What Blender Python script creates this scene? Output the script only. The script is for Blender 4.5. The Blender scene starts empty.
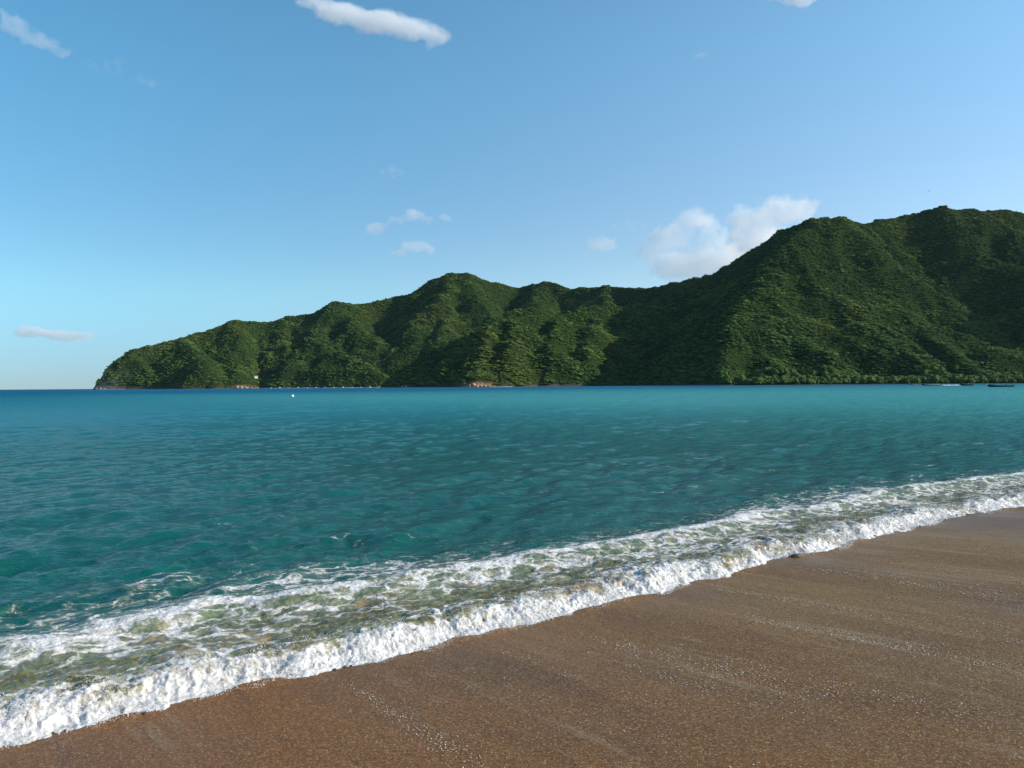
import bpy, bmesh, math, random
import numpy as np
from mathutils import Vector, Matrix

# ------------------------------------------------------------------ camera, sky, sun, exposure
scene = bpy.context.scene
COL = scene.collection
F_PX, CAM_H = 800.0, 2.0
ROLL, PITCH = math.radians(0.418), math.radians(0.126)
_r0 = np.array([math.cos(ROLL), 0, -math.sin(ROLL)])
_f0 = np.array([0, math.cos(PITCH), math.sin(PITCH)])
_u0 = np.cross(_r0, _f0); _u0 /= np.linalg.norm(_u0)
_r0 = np.cross(_f0, _u0)
CAM = np.array([0.0, 0.0, CAM_H])

cam_data = bpy.data.cameras.new('camera')
cam = bpy.data.objects.new('camera', cam_data); COL.objects.link(cam)
cam_data.sensor_width = 36; cam_data.lens = 36 * F_PX / 1024
cam_data.clip_start = 0.05; cam_data.clip_end = 60000
m = Matrix.Identity(4)
for i in range(3):
    m[i][0] = _r0[i]; m[i][1] = _u0[i]; m[i][2] = -_f0[i]; m[i][3] = CAM[i]
cam.matrix_world = m
scene.camera = cam

SUN_EL, SUN_AZ = 23.0, 102.0          # azimuth clockwise from +Y (the view direction)
w = bpy.data.worlds.new('World'); scene.world = w; w.use_nodes = True
wn = w.node_tree; wn.nodes.clear()
sky = wn.nodes.new('ShaderNodeTexSky'); sky.sky_type = 'NISHITA'; sky.sun_disc = False
sky.sun_elevation = math.radians(SUN_EL); sky.sun_rotation = math.radians(SUN_AZ)
sky.altitude = 0; sky.air_density = 1.0; sky.dust_density = 0.1; sky.ozone_density = 2.6
tint = wn.nodes.new('ShaderNodeMix'); tint.data_type = 'RGBA'; tint.blend_type = 'MULTIPLY'
tint.inputs['Factor'].default_value = 1.0
tint.inputs['B'].default_value = (0.98, 1.34, 1.29, 1)      # the camera's cool white balance
bg = wn.nodes.new('ShaderNodeBackground'); bg.inputs['Strength'].default_value = 0.112
wo = wn.nodes.new('ShaderNodeOutputWorld')
tc = wn.nodes.new('ShaderNodeTexCoord'); sxyz = wn.nodes.new('ShaderNodeSeparateXYZ')
ramp = wn.nodes.new('ShaderNodeValToRGB'); ramp.color_ramp.interpolation = 'EASE'
ramp.color_ramp.elements[0].position = 0.0; ramp.color_ramp.elements[0].color = (0.55, 0.49, 0.78, 1)
ramp.color_ramp.elements[1].position = 0.42; ramp.color_ramp.elements[1].color = (1, 1, 1, 1)
_e3 = ramp.color_ramp.elements.new(0.13); _e3.color = (0.95, 0.78, 0.82, 1)
low = wn.nodes.new('ShaderNodeMix'); low.data_type = 'RGBA'; low.blend_type = 'MULTIPLY'; low.inputs['Factor'].default_value = 1.0
wn.links.new(tc.outputs['Generated'], sxyz.inputs[0]); wn.links.new(sxyz.outputs[2], ramp.inputs[0])
wn.links.new(sky.outputs[0], tint.inputs['A']); wn.links.new(tint.outputs['Result'], low.inputs['A'])
wn.links.new(ramp.outputs[0], low.inputs['B'])
side = wn.nodes.new('ShaderNodeValToRGB'); side.color_ramp.interpolation = 'EASE'
side.color_ramp.elements[0].position = 0.22; side.color_ramp.elements[0].color = (0.64, 0.84, 0.90, 1)
side.color_ramp.elements[1].position = 0.85; side.color_ramp.elements[1].color = (1.50, 1.29, 1.25, 1)
mr = wn.nodes.new('ShaderNodeMapRange'); mr.inputs['From Min'].default_value = -1
wn.links.new(sxyz.outputs[0], mr.inputs[0]); wn.links.new(mr.outputs[0], side.inputs[0])
low2 = wn.nodes.new('ShaderNodeMix'); low2.data_type = 'RGBA'; low2.blend_type = 'MULTIPLY'; low2.inputs['Factor'].default_value = 1.0
wn.links.new(low.outputs['Result'], low2.inputs['A']); wn.links.new(side.outputs[0], low2.inputs['B'])
wn.links.new(low2.outputs['Result'], bg.inputs[0])
wn.links.new(bg.outputs[0], wo.inputs[0])

sun_d = bpy.data.lights.new('sun', 'SUN'); sun_d.energy = 5.0; sun_d.angle = math.radians(0.53)
sun_d.color = (1.0, 0.90, 0.76)
sun = bpy.data.objects.new('sun', sun_d); COL.objects.link(sun)
_a, _e = math.radians(SUN_AZ), math.radians(SUN_EL)
SUN_DIR = Vector((math.sin(_a) * math.cos(_e), math.cos(_a) * math.cos(_e), math.sin(_e)))
sun.rotation_euler = SUN_DIR.to_track_quat('Z', 'Y').to_euler()

scene.view_settings.view_transform = 'Standard'; scene.view_settings.look = 'None'
scene.view_settings.exposure = 0.4; scene.view_settings.gamma = 1.0
scene.view_settings.use_curve_mapping = False
scene.render.engine = 'CYCLES'
scene.cycles.volume_bounces = 12; scene.cycles.max_bounces = 12
scene.cycles.volume_max_steps = 256; scene.cycles.volume_step_rate = 2.0
scene.cycles.use_denoising = True

# ------------------------------------------------------------------ helpers
def ray(px, py):
    return _f0 + _r0 * (px - 512) / F_PX - _u0 * (py - 384) / F_PX
def at_depth(px, py, Y):
    d = ray(px, py); return CAM + d * (Y / d[1])
def at_ground(px, py, z=0.0):
    d = ray(px, py); return CAM + d * ((z - CAM_H) / d[2])

def _hash(ix, iy, seed):
    h = (ix.astype(np.int64) * 374761393 + iy.astype(np.int64) * 668265263 + seed * 974634777) & 0xFFFFFFFF
    h = ((h ^ (h >> 13)) * 1274126177) & 0xFFFFFFFF
    h = ((h ^ (h >> 16)) * 2246822519) & 0xFFFFFFFF
    return (h ^ (h >> 15)) & 0xFFFF
_ang = np.arange(65536) / 65536 * 2 * np.pi
_gx, _gy = np.cos(_ang).astype(np.float32), np.sin(_ang).astype(np.float32)
def pn(x, y, seed=0):                       # gradient noise, about -0.7..0.7
    xi = np.floor(x); yi = np.floor(y)
    fx = (x - xi).astype(np.float32); fy = (y - yi).astype(np.float32)
    u = fx * fx * fx * (fx * (fx * 6 - 15) + 10); v = fy * fy * fy * (fy * (fy * 6 - 15) + 10)
    def g(dx, dy):
        h = _hash(xi + dx, yi + dy, seed)
        return _gx[h] * (fx - dx) + _gy[h] * (fy - dy)
    a = g(0, 0); b = g(1, 0); c = g(0, 1); d = g(1, 1)
    return (a + (b - a) * u) * (1 - v) + (c + (d - c) * u) * v
def fbm(x, y, oct=4, seed=0, gain=0.5):
    s = 0; a = 1.0
    for i in range(oct):
        s = s + a * pn(x * 2 ** i, y * 2 ** i, seed + i * 17); a *= gain
    return s
def ridged(x, y, oct=3, seed=0):
    s = 0; a = 1.0
    for i in range(oct):
        s = s + a * (1 - 2.2 * np.abs(pn(x * 2 ** i, y * 2 ** i, seed + i * 31))); a *= 0.5
    return s / 1.75
def sst(a, b, x):
    t = np.clip((x - a) / (b - a), 0, 1); return t * t * (3 - 2 * t)

def tag(o, label=None, cat=None, group=None, kind=None):
    if label: o['label'] = label
    if cat: o['category'] = cat
    if group: o['group'] = group
    if kind: o['kind'] = kind
    return o
def link(name, me, mat=None, parent=None):
    o = bpy.data.objects.new(name, me); COL.objects.link(o)
    if mat: me.materials.append(mat)
    if parent: o.parent = parent
    return o
def empty(name, loc, rz=0):
    o = bpy.data.objects.new(name, None); COL.objects.link(o)
    o.location = loc; o.rotation_euler = (0, 0, rz); o.empty_display_size = 0.5
    return o
def np_mesh(name, V, F, smooth=True, attrs=None):
    me = bpy.data.meshes.new(name)
    V = np.ascontiguousarray(V, dtype=np.float32); F = np.ascontiguousarray(F, dtype=np.int32)
    k = F.shape[1]
    me.vertices.add(len(V)); me.vertices.foreach_set('co', V.ravel())
    me.loops.add(F.size); me.loops.foreach_set('vertex_index', F.ravel())
    me.polygons.add(len(F)); me.polygons.foreach_set('loop_start', np.arange(0, F.size, k, dtype=np.int32))
    me.polygons.foreach_set('loop_total', np.full(len(F), k, dtype=np.int32))
    me.polygons.foreach_set('use_smooth', np.full(len(F), smooth))
    for an, av in (attrs or {}).items():
        at = me.attributes.new(an, 'FLOAT', 'POINT')
        at.data.foreach_set('value', np.ascontiguousarray(av, dtype=np.float32))
    me.update(calc_edges=True)
    return me
def grid_faces(nr, nc, keep=None):
    i = np.arange(nr - 1)[:, None] * nc + np.arange(nc - 1)[None, :]
    f = np.stack([i, i + 1, i + nc + 1, i + nc], -1).reshape(-1, 4)
    if keep is not None: f = f[keep.ravel()]
    return f
def compact(V, F, attrs):
    used = np.zeros(len(V), bool); used[F.ravel()] = True
    idx = np.cumsum(used) - 1
    return V[used], idx[F], {k: v[used] for k, v in attrs.items()}
def bm_obj(name, bm, mat, parent=None, smooth=False):
    me = bpy.data.meshes.new(name); bm.to_mesh(me); bm.free()
    for p in me.polygons: p.use_smooth = smooth
    return link(name, me, mat, parent)

class NT:                                    # small wrapper for node trees
    def __init__(s, name):
        s.m = bpy.data.materials.new(name); s.m.use_nodes = True
        s.t = s.m.node_tree; s.t.nodes.clear()
        s.out = s.t.nodes.new('ShaderNodeOutputMaterial')
    def n(s, typ, **kw):
        nd = s.t.nodes.new(typ)
        for k, v in kw.items():
            if hasattr(nd, k): setattr(nd, k, v)
        return nd
    def set(s, sock, v):
        if isinstance(v, bpy.types.NodeSocket): s.t.links.new(v, sock)
        elif v is not None:
            if hasattr(sock.default_value, '__len__') and not hasattr(v, '__len__'): v = [v] * len(sock.default_value)
            if hasattr(v, '__len__') and len(v) == 3 and len(sock.default_value) == 4: v = (*v, 1)
            sock.default_value = v
    def math(s, op, a, b=None, c=None, clamp=False):
        nd = s.n('ShaderNodeMath', operation=op, use_clamp=clamp)
        s.set(nd.inputs[0], a)
        if b is not None: s.set(nd.inputs[1], b)
        if c is not None: s.set(nd.inputs[2], c)
        return nd.outputs[0]
    def vmath(s, op, a, b=None):
        nd = s.n('ShaderNodeVectorMath', operation=op); s.set(nd.inputs[0], a)
        if b is not None: s.set(nd.inputs[1], b)
        return nd.outputs['Value'] if op in ('DOT_PRODUCT', 'LENGTH', 'DISTANCE') else nd.outputs[0]
    def ss(s, a, b, x, lo=0.0, hi=1.0):
        nd = s.n('ShaderNodeMapRange', interpolation_type='SMOOTHSTEP')
        for i, v in enumerate((x, a, b, lo, hi)): s.set(nd.inputs[i], v)
        return nd.outputs[0]
    def lin(s, a, b, x, lo=0.0, hi=1.0):
        nd = s.n('ShaderNodeMapRange')
        for i, v in enumerate((x, a, b, lo, hi)): s.set(nd.inputs[i], v)
        return nd.outputs[0]
    def mix(s, f, a, b, mode='MIX'):
        nd = s.n('ShaderNodeMix', data_type='RGBA', blend_type=mode)
        s.set(nd.inputs['Factor'], f)
        s.set([i for i in nd.inputs if i.name == 'A' and i.type == 'RGBA'][0], a)
        s.set([i for i in nd.inputs if i.name == 'B' and i.type == 'RGBA'][0], b)
        return [o for o in nd.outputs if o.type == 'RGBA'][0]
    def noise(s, vec, scale, detail=4, rough=0.55, dist=0.0, col=False):
        nd = s.n('ShaderNodeTexNoise'); s.set(nd.inputs['Vector'], vec); s.set(nd.inputs['Scale'], scale)
        nd.inputs['Detail'].default_value = detail; nd.inputs['Roughness'].default_value = rough
        nd.inputs['Distortion'].default_value = dist
        return nd.outputs['Color' if col else 'Fac']
    def voro(s, vec, scale, feature='F1', out='Distance', rand=1.0):
        nd = s.n('ShaderNodeTexVoronoi', feature=feature); s.set(nd.inputs['Vector'], vec)
        s.set(nd.inputs['Scale'], scale); nd.inputs['Randomness'].default_value = rand
        return nd.outputs[out]
    def mapping(s, vec, rot=(0, 0, 0), scale=(1, 1, 1), loc=(0, 0, 0)):
        nd = s.n('ShaderNodeMapping'); s.set(nd.inputs['Vector'], vec)
        nd.inputs['Rotation'].default_value = rot; nd.inputs['Scale'].default_value = scale
        nd.inputs['Location'].default_value = loc
        return nd.outputs[0]
    def attr(s, name):
        nd = s.n('ShaderNodeAttribute', attribute_name=name); return nd.outputs['Fac']
    def pos(s): return s.n('ShaderNodeNewGeometry').outputs['Position']
    def bump(s, h, dist=0.01, strength=1.0, normal=None):
        nd = s.n('ShaderNodeBump'); s.set(nd.inputs['Height'], h)
        s.set(nd.inputs['Distance'], dist); s.set(nd.inputs['Strength'], strength)
        if normal is not None: s.set(nd.inputs['Normal'], normal)
        return nd.outputs[0]
    def principled(s, color, rough=0.6, normal=None, **kw):
        p = s.n('ShaderNodeBsdfPrincipled'); s.set(p.inputs['Base Color'], color)
        s.set(p.inputs['Roughness'], rough)
        if normal is not None: s.set(p.inputs['Normal'], normal)
        for k, v in kw.items(): s.set(p.inputs[k.replace('_', ' ')], v)
        s.t.links.new(p.outputs[0], s.out.inputs['Surface'])
        return p
def simple_mat(name, color, rough=0.6, var=0.25, scale=3.0, **kw):
    t = NT(name)
    n = t.noise(t.n('ShaderNodeTexCoord').outputs['Object'], scale, 5)
    dark = tuple(c * (1 - var) for c in color)
    t.principled(t.mix(n, dark, tuple(min(1, c * (1 + var * .6)) for c in color)), rough, **kw)
    return t.m

# ------------------------------------------------------------------ shore geometry
SA = math.atan2(8.9, 11.5)                    # direction of the waterline on the ground
SU = np.array([math.cos(SA), math.sin(SA)]); SN = np.array([-math.sin(SA), math.cos(SA)])
def sn_of(px, py, z=0.0):
    g = at_ground(px, py, z)[:2]; return float(g @ SU), float(g @ SN)
front_px = [(0,745),(35,735),(64,728),(121,717),(144,712),(200,696),(235,688),(264,681),(305,676),(335,667),(400,655),
            (433,647),(453,639),(486,633),(535,621),(600,606),(633,597),(659,593),(678,585),(694,580),(725,576),(756,567),
            (763,560),(795,555),(828,552),(849,542),(885,534),(928,524),(947,517),(982,513.5),(1006,508),(1024,506)]
back_px = [(0,652),(35,649),(68,645),(98,634),(125,628),(162,623),(200,612),(253,609),(278,603),(317,597),(376,590),
           (430,579),(468,575),(517,565),(566,556),(635,545),(684,536),(727,525),(752,518),(800,514),(875,497),(947,487),(1024,478)]
_f = sorted(sn_of(*p) for p in front_px); _b = sorted(sn_of(*p) for p in back_px)
_fs, _fn = np.array(_f).T; _bs, _bn = np.array(_b).T
def n_front(s): 
    s = np.asarray(s, dtype=float)
    v = np.interp(s, _fs, _fn)
    far = sst(0, 3, s - _fs[-1]) + sst(0, 2, _fs[0] - s)
    return v + far * (0.35 * np.sin(s * 0.9) + 0.2 * np.sin(s * 2.3 + 1)) * 0.6
def n_back(s):
    s = np.asarray(s, dtype=float)
    v = np.interp(s, _bs, _bn)
    far = sst(0, 3, s - _bs[-1]) + sst(0, 2, _bs[0] - s)
    return v + far * (0.25 * np.sin(s * 0.7 + 2))
def sand_z(s, n):
    d = n_front(s) - n
    d = np.where(d > -8, d, -8 + (d + 8) * 0.3)
    z = np.where(d > 0, 0.055 * d, 0.14 * d)
    return z + 0.004 * fbm(s * 0.9, n * 0.5, 3, 5)

# foam coverage 0..1 and wave heights
_rng = np.random.default_rng(11)
WAVES = []
for i in range(64):
    lam = 0.18 * (7 / 0.18) ** (i / 63.0)
    spread = 0.8 if lam < 2 else 0.45
    th = math.pi / 2 + SA + math.pi + _rng.normal(0, spread)    # travelling towards the shore
    slope = 0.037 * (1.0 if lam < 0.9 else (0.9 / lam) ** 0.85)
    WAVES.append((lam, th, slope * lam / (2 * math.pi), _rng.uniform(0, 6.28)))
def sea_h(X, Y, spacing):
    grp = 1 + 0.8 * fbm(X / 9, Y / 9, 2, 77)
    wx = X + 0.25 * pn(X / 1.3, Y / 1.3, 61); wy = Y + 0.25 * pn(X / 1.3, Y / 1.3, 62)
    h = np.zeros_like(X)
    for lam, th, a, ph in WAVES:
        k = 2 * math.pi / lam
        wgt = np.clip((lam / spacing - 2.5) / 3, 0, 1)
        if not wgt.any(): continue
        p = k * (wx * math.cos(th) + wy * math.sin(th)) + ph
        h += (wgt * a) * (np.sin(p) + 0.18 * np.cos(2 * p))
    return h * grp * 0.9
def foam_env(s, n):
    nf, nb = n_front(s), n_back(s)
    W = nb - nf; t = n - nf
    gap = fbm(s * 1.1, n * 1.0, 3, 4)
    e1 = (0.98 - 0.75 * sst(-0.02, 0.50 + 0.42 * pn(s * 0.75, s * 0 + 2.2, 8), t + 0.30 * fbm(s * 1.5, n * 0.9, 4, 3))) - 0.35 * np.clip(gap, 0, 1) * sst(0.05, 0.3, t)
    e1 = np.where(t < 1.0, e1, 0)
    mid = 0.47 + 0.36 * fbm(s * 0.9, n * 1.4, 3, 9)
    tb = t - W
    jit = 0.22 * fbm(s * 1.3, n * 1.5, 4, 21)
    e2 = (0.80 + 0.25 * fbm(s * .8, n * .4, 2, 23)) * np.exp(-(np.abs(tb + 0.15 + jit) / (0.21 + 0.12 * fbm(s * .7, n * .4, 2, 25))) ** 1.6)
    out = np.where(tb < 0, 1, np.exp(-np.maximum(tb, 0) / (1.45 + 0.6 * np.sin(s * 0.5 + 0.4))))
    lace = (0.54 + 0.34 * fbm(s * 0.5, n * 1.1, 3, 33)) * out
    mid = mid * (1 - sst(-0.25, 0.15, tb))
    patches = 0.44 * sst(0.12, 0.6, fbm(s * 0.30, n * 0.8, 3, 41)) * np.exp(-np.maximum(tb, 0) / 12)
    return np.clip(np.maximum.reduce([e1, mid, e2, lace * sst(-0.3, 0.1, tb), patches]), 0, 1.1)
def surf_h(s, n):
    nf, nb = n_front(s), n_back(s)
    W = nb - nf; t = n - nf
    H = 0.078 + 0.07 * fbm(s * 0.9, s * 0 + 3, 3, 51)
    lip = H * sst(-0.06, 0.26, t) ** 0.8 * (1 - 0.62 * sst(0.26, 0.85, t))
    lip = np.where(t > 0.85, H * 0.38 * (1 - 0.5 * sst(0.85, 1.2, t)), lip)
    tb = t - W
    back = 0.075 * np.exp(-((tb + 0.15) / 0.33) ** 2)
    base = (lip) * (1 - sst(-0.3, 0.7, tb)) + back + 0.03 * (1 - sst(-0.2, 1.0, tb)) * sst(0, .3, t)
    return base

# ------------------------------------------------------------------ materials: water, sand
def water_material():
    t = NT('sea water and foam')
    P = t.pos()
    env = t.attr('foam'); tb = t.attr('offshore')
    q = t.mapping(P, rot=(0, 0, -SA))                       # x along the shore, y out to sea
    wv = t.noise(q, 2.2, 4, 0.6, col=True)
    wv = t.vmath('SCALE', t.vmath('SUBTRACT', wv, (0.5, 0.5, 0.5)))
    wv.node.inputs['Scale'].default_value = 0.55
    qw = t.vmath('ADD', q, wv)
    qs = t.mapping(qw, scale=(0.75, 1.25, 1))
    n1 = t.noise(qs, 3.2, 9, 0.66)
    v1 = t.voro(qs, 4.0, 'DISTANCE_TO_EDGE'); v2 = t.voro(qs, 13.0, 'DISTANCE_TO_EDGE')
    l1 = t.ss(0.0, 0.20, v1, 1, 0); l2 = t.ss(0.0, 0.22, v2, 1, 0)
    pat = t.math('ADD', t.math('MULTIPLY', n1, 0.88), t.math('ADD', t.math('MULTIPLY', l1, 0.24), t.math('MULTIPLY', l2, 0.10)))
    # streaks running up the face of the breaking front
    qf = t.mapping(qw, scale=(3.0, 0.7, 1))
    n2 = t.noise(qf, 5.0, 7, 0.65)
    pat = t.math('ADD', t.math('MULTIPLY', pat, 0.84), t.math('MULTIPLY', n2, 0.16))
    thr = t.lin(0, 1, env, 0.93, 0.24)
    d = t.math('SUBTRACT', pat, thr)
    frontz = t.ss(-1.6, -0.6, tb, 1, 0)
    mask = t.mix(frontz, t.ss(-0.03, 0.10, d), t.ss(-0.09, 0.17, d))
    soft = t.ss(-0.22, 0.08, d)                              # thin milky water round the foam
    # body colour of the water
    big = t.noise(q, 0.9, 4, 0.5)
    olive = t.mix(t.ss(0.35, 0.65, t.noise(qs, 2.6, 5, 0.6)), (0.085, 0.066, 0.018), (0.170, 0.175, 0.075))
    olive = t.mix(t.ss(0.52, 0.70, t.noise(t.mapping(qw, loc=(3, 7, 0)), 1.8, 4, .6)), olive, (0.30, 0.185, 0.085))
    near = t.mix(big, (0.001, 0.042, 0.036), (0.004, 0.110, 0.095))
    far = (0.0, 0.110, 0.210)
    c = t.mix(t.ss(6, 60, tb), near, (0.002, 0.150, 0.200))
    c = t.mix(t.ss(50, 420, tb), c, far)
    c = t.mix(t.ss(900, 2600, tb), c, (0.0, 0.048, 0.110))
    # paler at right: shallower water, plus bright sky reflection put into the colour
    sx = t.n('ShaderNodeSeparateXYZ'); t.set(sx.inputs[0], q)
    shallow_sheen = t.math('MULTIPLY', t.ss(6, 75, sx.outputs[0]), t.ss(420, 10, tb))
    c = t.mix(t.math('MULTIPLY', shallow_sheen, 0.9), c, (0.045, 0.270, 0.270))
    gr = t.mix(0.5, olive, (0.045, 0.15, 0.11))
    inner = t.mix(t.ss(-1.1, -0.15, tb), olive, gr)
    body = t.mix(t.ss(-0.25, 0.55, tb), inner, c)
    body = t.mix(t.math('MULTIPLY', soft, t.ss(2.0, 0.2, tb, 0.08, 0.42)), body, (0.40, 0.38, 0.29))
    fn = t.noise(t.mapping(qw, scale=(2.0, 0.8, 1)), 16, 5, 0.7)
    fcol = t.mix(t.ss(0.36, 0.60, t.math('ADD', fn, t.math('MULTIPLY', t.math('SUBTRACT', d, 0.12), 0.5))), (0.31, 0.29, 0.25), (0.56, 0.56, 0.56))
    col = t.mix(mask, body, fcol)
    # ripples finer than the mesh
    dist = t.vmath('LENGTH', P)
    rip = t.noise(t.mapping(qw, scale=(0.8, 1.6, 1)), 7.0, 4, 0.55)
    far_r = t.noise(t.mapping(q, scale=(0.6, 1.3, 1)), 1.0, 5, 0.65)
    b = t.bump(rip, dist=0.030, strength=t.ss(150, 5, dist, 0.0, 0.9))
    mid_r = t.noise(t.mapping(q, scale=(0.7, 1.5, 1), rot=(0, 0, 0.5)), 2.1, 4, 0.6)
    b = t.bump(mid_r, dist=0.14, strength=t.math('MULTIPLY', t.ss(8, 30, dist, 0.0, 0.9), t.ss(260, 60, dist)), normal=b)
    b = t.bump(far_r, dist=t.ss(20, 400, dist, 0.08, 1.4), strength=t.ss(12, 60, dist, 0.0, 0.85), normal=b)
    fb = t.math('ADD', t.math('MULTIPLY', pat, 1.0), t.math('MULTIPLY', t.voro(q, 55.0, 'SMOOTH_F1'), 0.25))
    b = t.bump(fb, dist=0.05, strength=t.math('MULTIPLY', t.ss(0.0, 0.25, d), 0.55), normal=b)
    rough = t.mix(mask, t.ss(10, 200, dist, 0.08, 0.28), 0.75)
    p = t.principled(col, rough, b, IOR=1.333)
    t.set(p.inputs['Subsurface Weight'], t.math('MULTIPLY', mask, 0.9)); p.inputs['Subsurface Radius'].default_value = (1, 1, 1); p.inputs['Subsurface Scale'].default_value = 0.035
    t.set(p.inputs['Specular IOR Level'], 0.0)
    gl = t.n('ShaderNodeBsdfGlossy'); t.set(gl.inputs['Roughness'], rough); t.set(gl.inputs['Normal'], b)
    fr = t.n('ShaderNodeFresnel'); fr.inputs['IOR'].default_value = 1.333; t.set(fr.inputs['Normal'], b)
    k = t.math('MULTIPLY', fr.outputs[0], t.math('MULTIPLY', t.ss(6, 120, dist, 0.72, 0.34), t.math('SUBTRACT', 1.0, mask)))
    mx = t.n('ShaderNodeMixShader'); t.set(mx.inputs[0], k)
    t.t.links.new(p.outputs[0], mx.inputs[1]); t.t.links.new(gl.outputs[0], mx.inputs[2]); t.t.links.new(mx.outputs[0], t.out.inputs['Surface'])
    return t.m
WATER = water_material()

def sand_material():
    t = NT('wet sand')
    P = t.pos(); q = t.mapping(P, rot=(0, 0, -SA))
    sx = t.n('ShaderNodeSeparateXYZ'); t.set(sx.inputs[0], q)
    grain = t.noise(P, 130, 3, 0.75); g2 = t.noise(P, 48, 4, 0.7); g3 = t.voro(P, 150, 'F1', 'Color')
    grains = t.n('ShaderNodeSeparateColor'); t.set(grains.inputs[0], g3)
    large = t.noise(t.mapping(q, scale=(1, .45, 1)), 0.7, 4, 0.55)
    side = t.ss(1, 9, t.math('ADD', sx.outputs[0], t.math('MULTIPLY', large, 2.0)))
    base = t.mix(side, (0.235, 0.092, 0.018), (0.225, 0.134, 0.041))
    base = t.mix(t.ss(0.35, 0.7, large), base, (0.160, 0.078, 0.022))
    # backwash lines running down the beach
    st = t.noise(t.mapping(q, scale=(1, 0.09, 1)), 5.5, 5, 0.6, 0.2)
    base = t.mix(t.ss(0.55, 0.72, st, 0, 0.42), base, (0.36, 0.27, 0.165))
    base = t.mix(t.ss(0.46, 0.30, st, 0, 0.35), base, (0.11, 0.05, 0.03))
    gr = t.math('ADD', t.math('MULTIPLY', grain, 0.5), t.math('MULTIPLY', g2, 0.5))
    base = t.mix(t.ss(0.57, 0.36, gr, 0, 0.85), base, (0.045, 0.018, 0.009))
    base = t.mix(t.ss(0.54, 0.68, gr, 0, 0.65), base, (0.56, 0.36, 0.19))
    base = t.mix(t.ss(0.93, 0.97, grains.outputs[0], 0, 0.5), base, (0.55, 0.45, 0.33))
    wet = t.ss(0.35, 0.65, t.noise(t.mapping(q, scale=(1, .3, 1), loc=(5, 2, 0)), 0.8, 3))
    rough = t.mix(t.math('MULTIPLY', wet, t.ss(2, 9, sx.outputs[0], 0.4, 1.0)), 0.62, 0.33)
    b = t.bump(gr, dist=0.010, strength=0.65)
    b = t.bump(st, dist=0.012, strength=0.5, normal=b)
    p = t.principled(base, rough, b)
    t.set(p.inputs['Specular IOR Level'], 0.24)
    return t.m
SAND = sand_material()

# ------------------------------------------------------------------ sand (one sheet)
def axis(lo, hi, fine0, fine1, step, grow=1.12):
    mid = list(np.arange(fine0, fine1, step))
    a = []; x = fine0; d = step
    while x > lo: d *= grow; x -= d; a.append(x)
    b = []; x = mid[-1]; d = step
    while x < hi: d *= grow; x += d; b.append(x)
    return np.array(a[::-1] + mid + b)
S = axis(-900, 900, -2, 20, 0.04); N = axis(-900, 60, 1.0, 8.0, 0.03)
SS, NN = np.meshgrid(S, N)
Z = sand_z(SS, NN)
Z = np.where(NN < -3, np.minimum(Z, 0.6 + 0.02 * (-NN)), Z)
near = sst(14, 8, np.hypot(SS - 4, NN - 4))
nf = n_front(SS)
Z += near * (0.004 * fbm(SS * 3.0, NN * 0.6, 4, 101) + 0.0022 * fbm(SS * 9, NN * 7, 3, 103))
Z += near * 0.018 * np.exp(-((NN - nf + 0.03) / 0.07) ** 2) * sst(-.1, .5, fbm(SS * 2.2, NN * .5, 3, 107) + 0.15)   # little berm under the foam
X = SS * SU[0] + NN * SN[0]; Y = SS * SU[1] + NN * SN[1]
V = np.stack([X, Y, Z], -1).reshape(-1, 3)
me = np_mesh('sand', V, grid_faces(*SS.shape))
sand = link('sand', me, SAND); tag(sand, kind='structure')

# ------------------------------------------------------------------ open sea (fan of cells that grow with distance)
radii = list(np.arange(0.8, 3.6, 0.06))
while radii[-1] < 8800:
    r = radii[-1]; radii.append(r + min(max(r * r / 1800, 0.02), 0.0062 * r))
radii = np.array(radii)
ang = np.concatenate([np.arange(math.radians(-140), math.radians(-54), 0.012), np.arange(math.radians(-54), math.radians(56), 0.00135), np.arange(math.radians(56.2), math.radians(80), 0.012)])
A, R = np.meshgrid(ang, radii)
X = R * np.sin(A); Y = R * np.cos(A)
s = X * SU[0] + Y * SU[1]; n = X * SN[0] + Y * SN[1]
sp = np.maximum(0.0062 * R, 0.03) * 0.8
nfv, nbv = n_front(s), n_back(s)
tb = n - nbv
h = np.zeros_like(X)
sel = R < 2500
h[sel] = sea_h(X[sel], Y[sel], sp[sel])
calm = sst(-1.0, 1.5, tb) * 0.75 + 0.25
Z = 0.015 + h * calm
surf_delta = lambda s, n: surf_h(s, n)
Z = Z + 0.0
env = np.zeros_like(X); selr = R < 160
env[selr] = foam_env(s[selr], n[selr])
keep = tb > 0.35
kf = keep[:-1, :-1] & keep[1:, 1:] & keep[1:, :-1] & keep[:-1, 1:]
V = np.stack([X, Y, Z - 0.0], -1).reshape(-1, 3)
Fc = grid_faces(*X.shape, keep=kf)
V, Fc, at = compact(V, Fc, {'foam': env.ravel(), 'offshore': tb.ravel()})
me = np_mesh('water', V, Fc, attrs=at)
water = link('water', me, WATER); tag(water, kind='structure')

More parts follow.
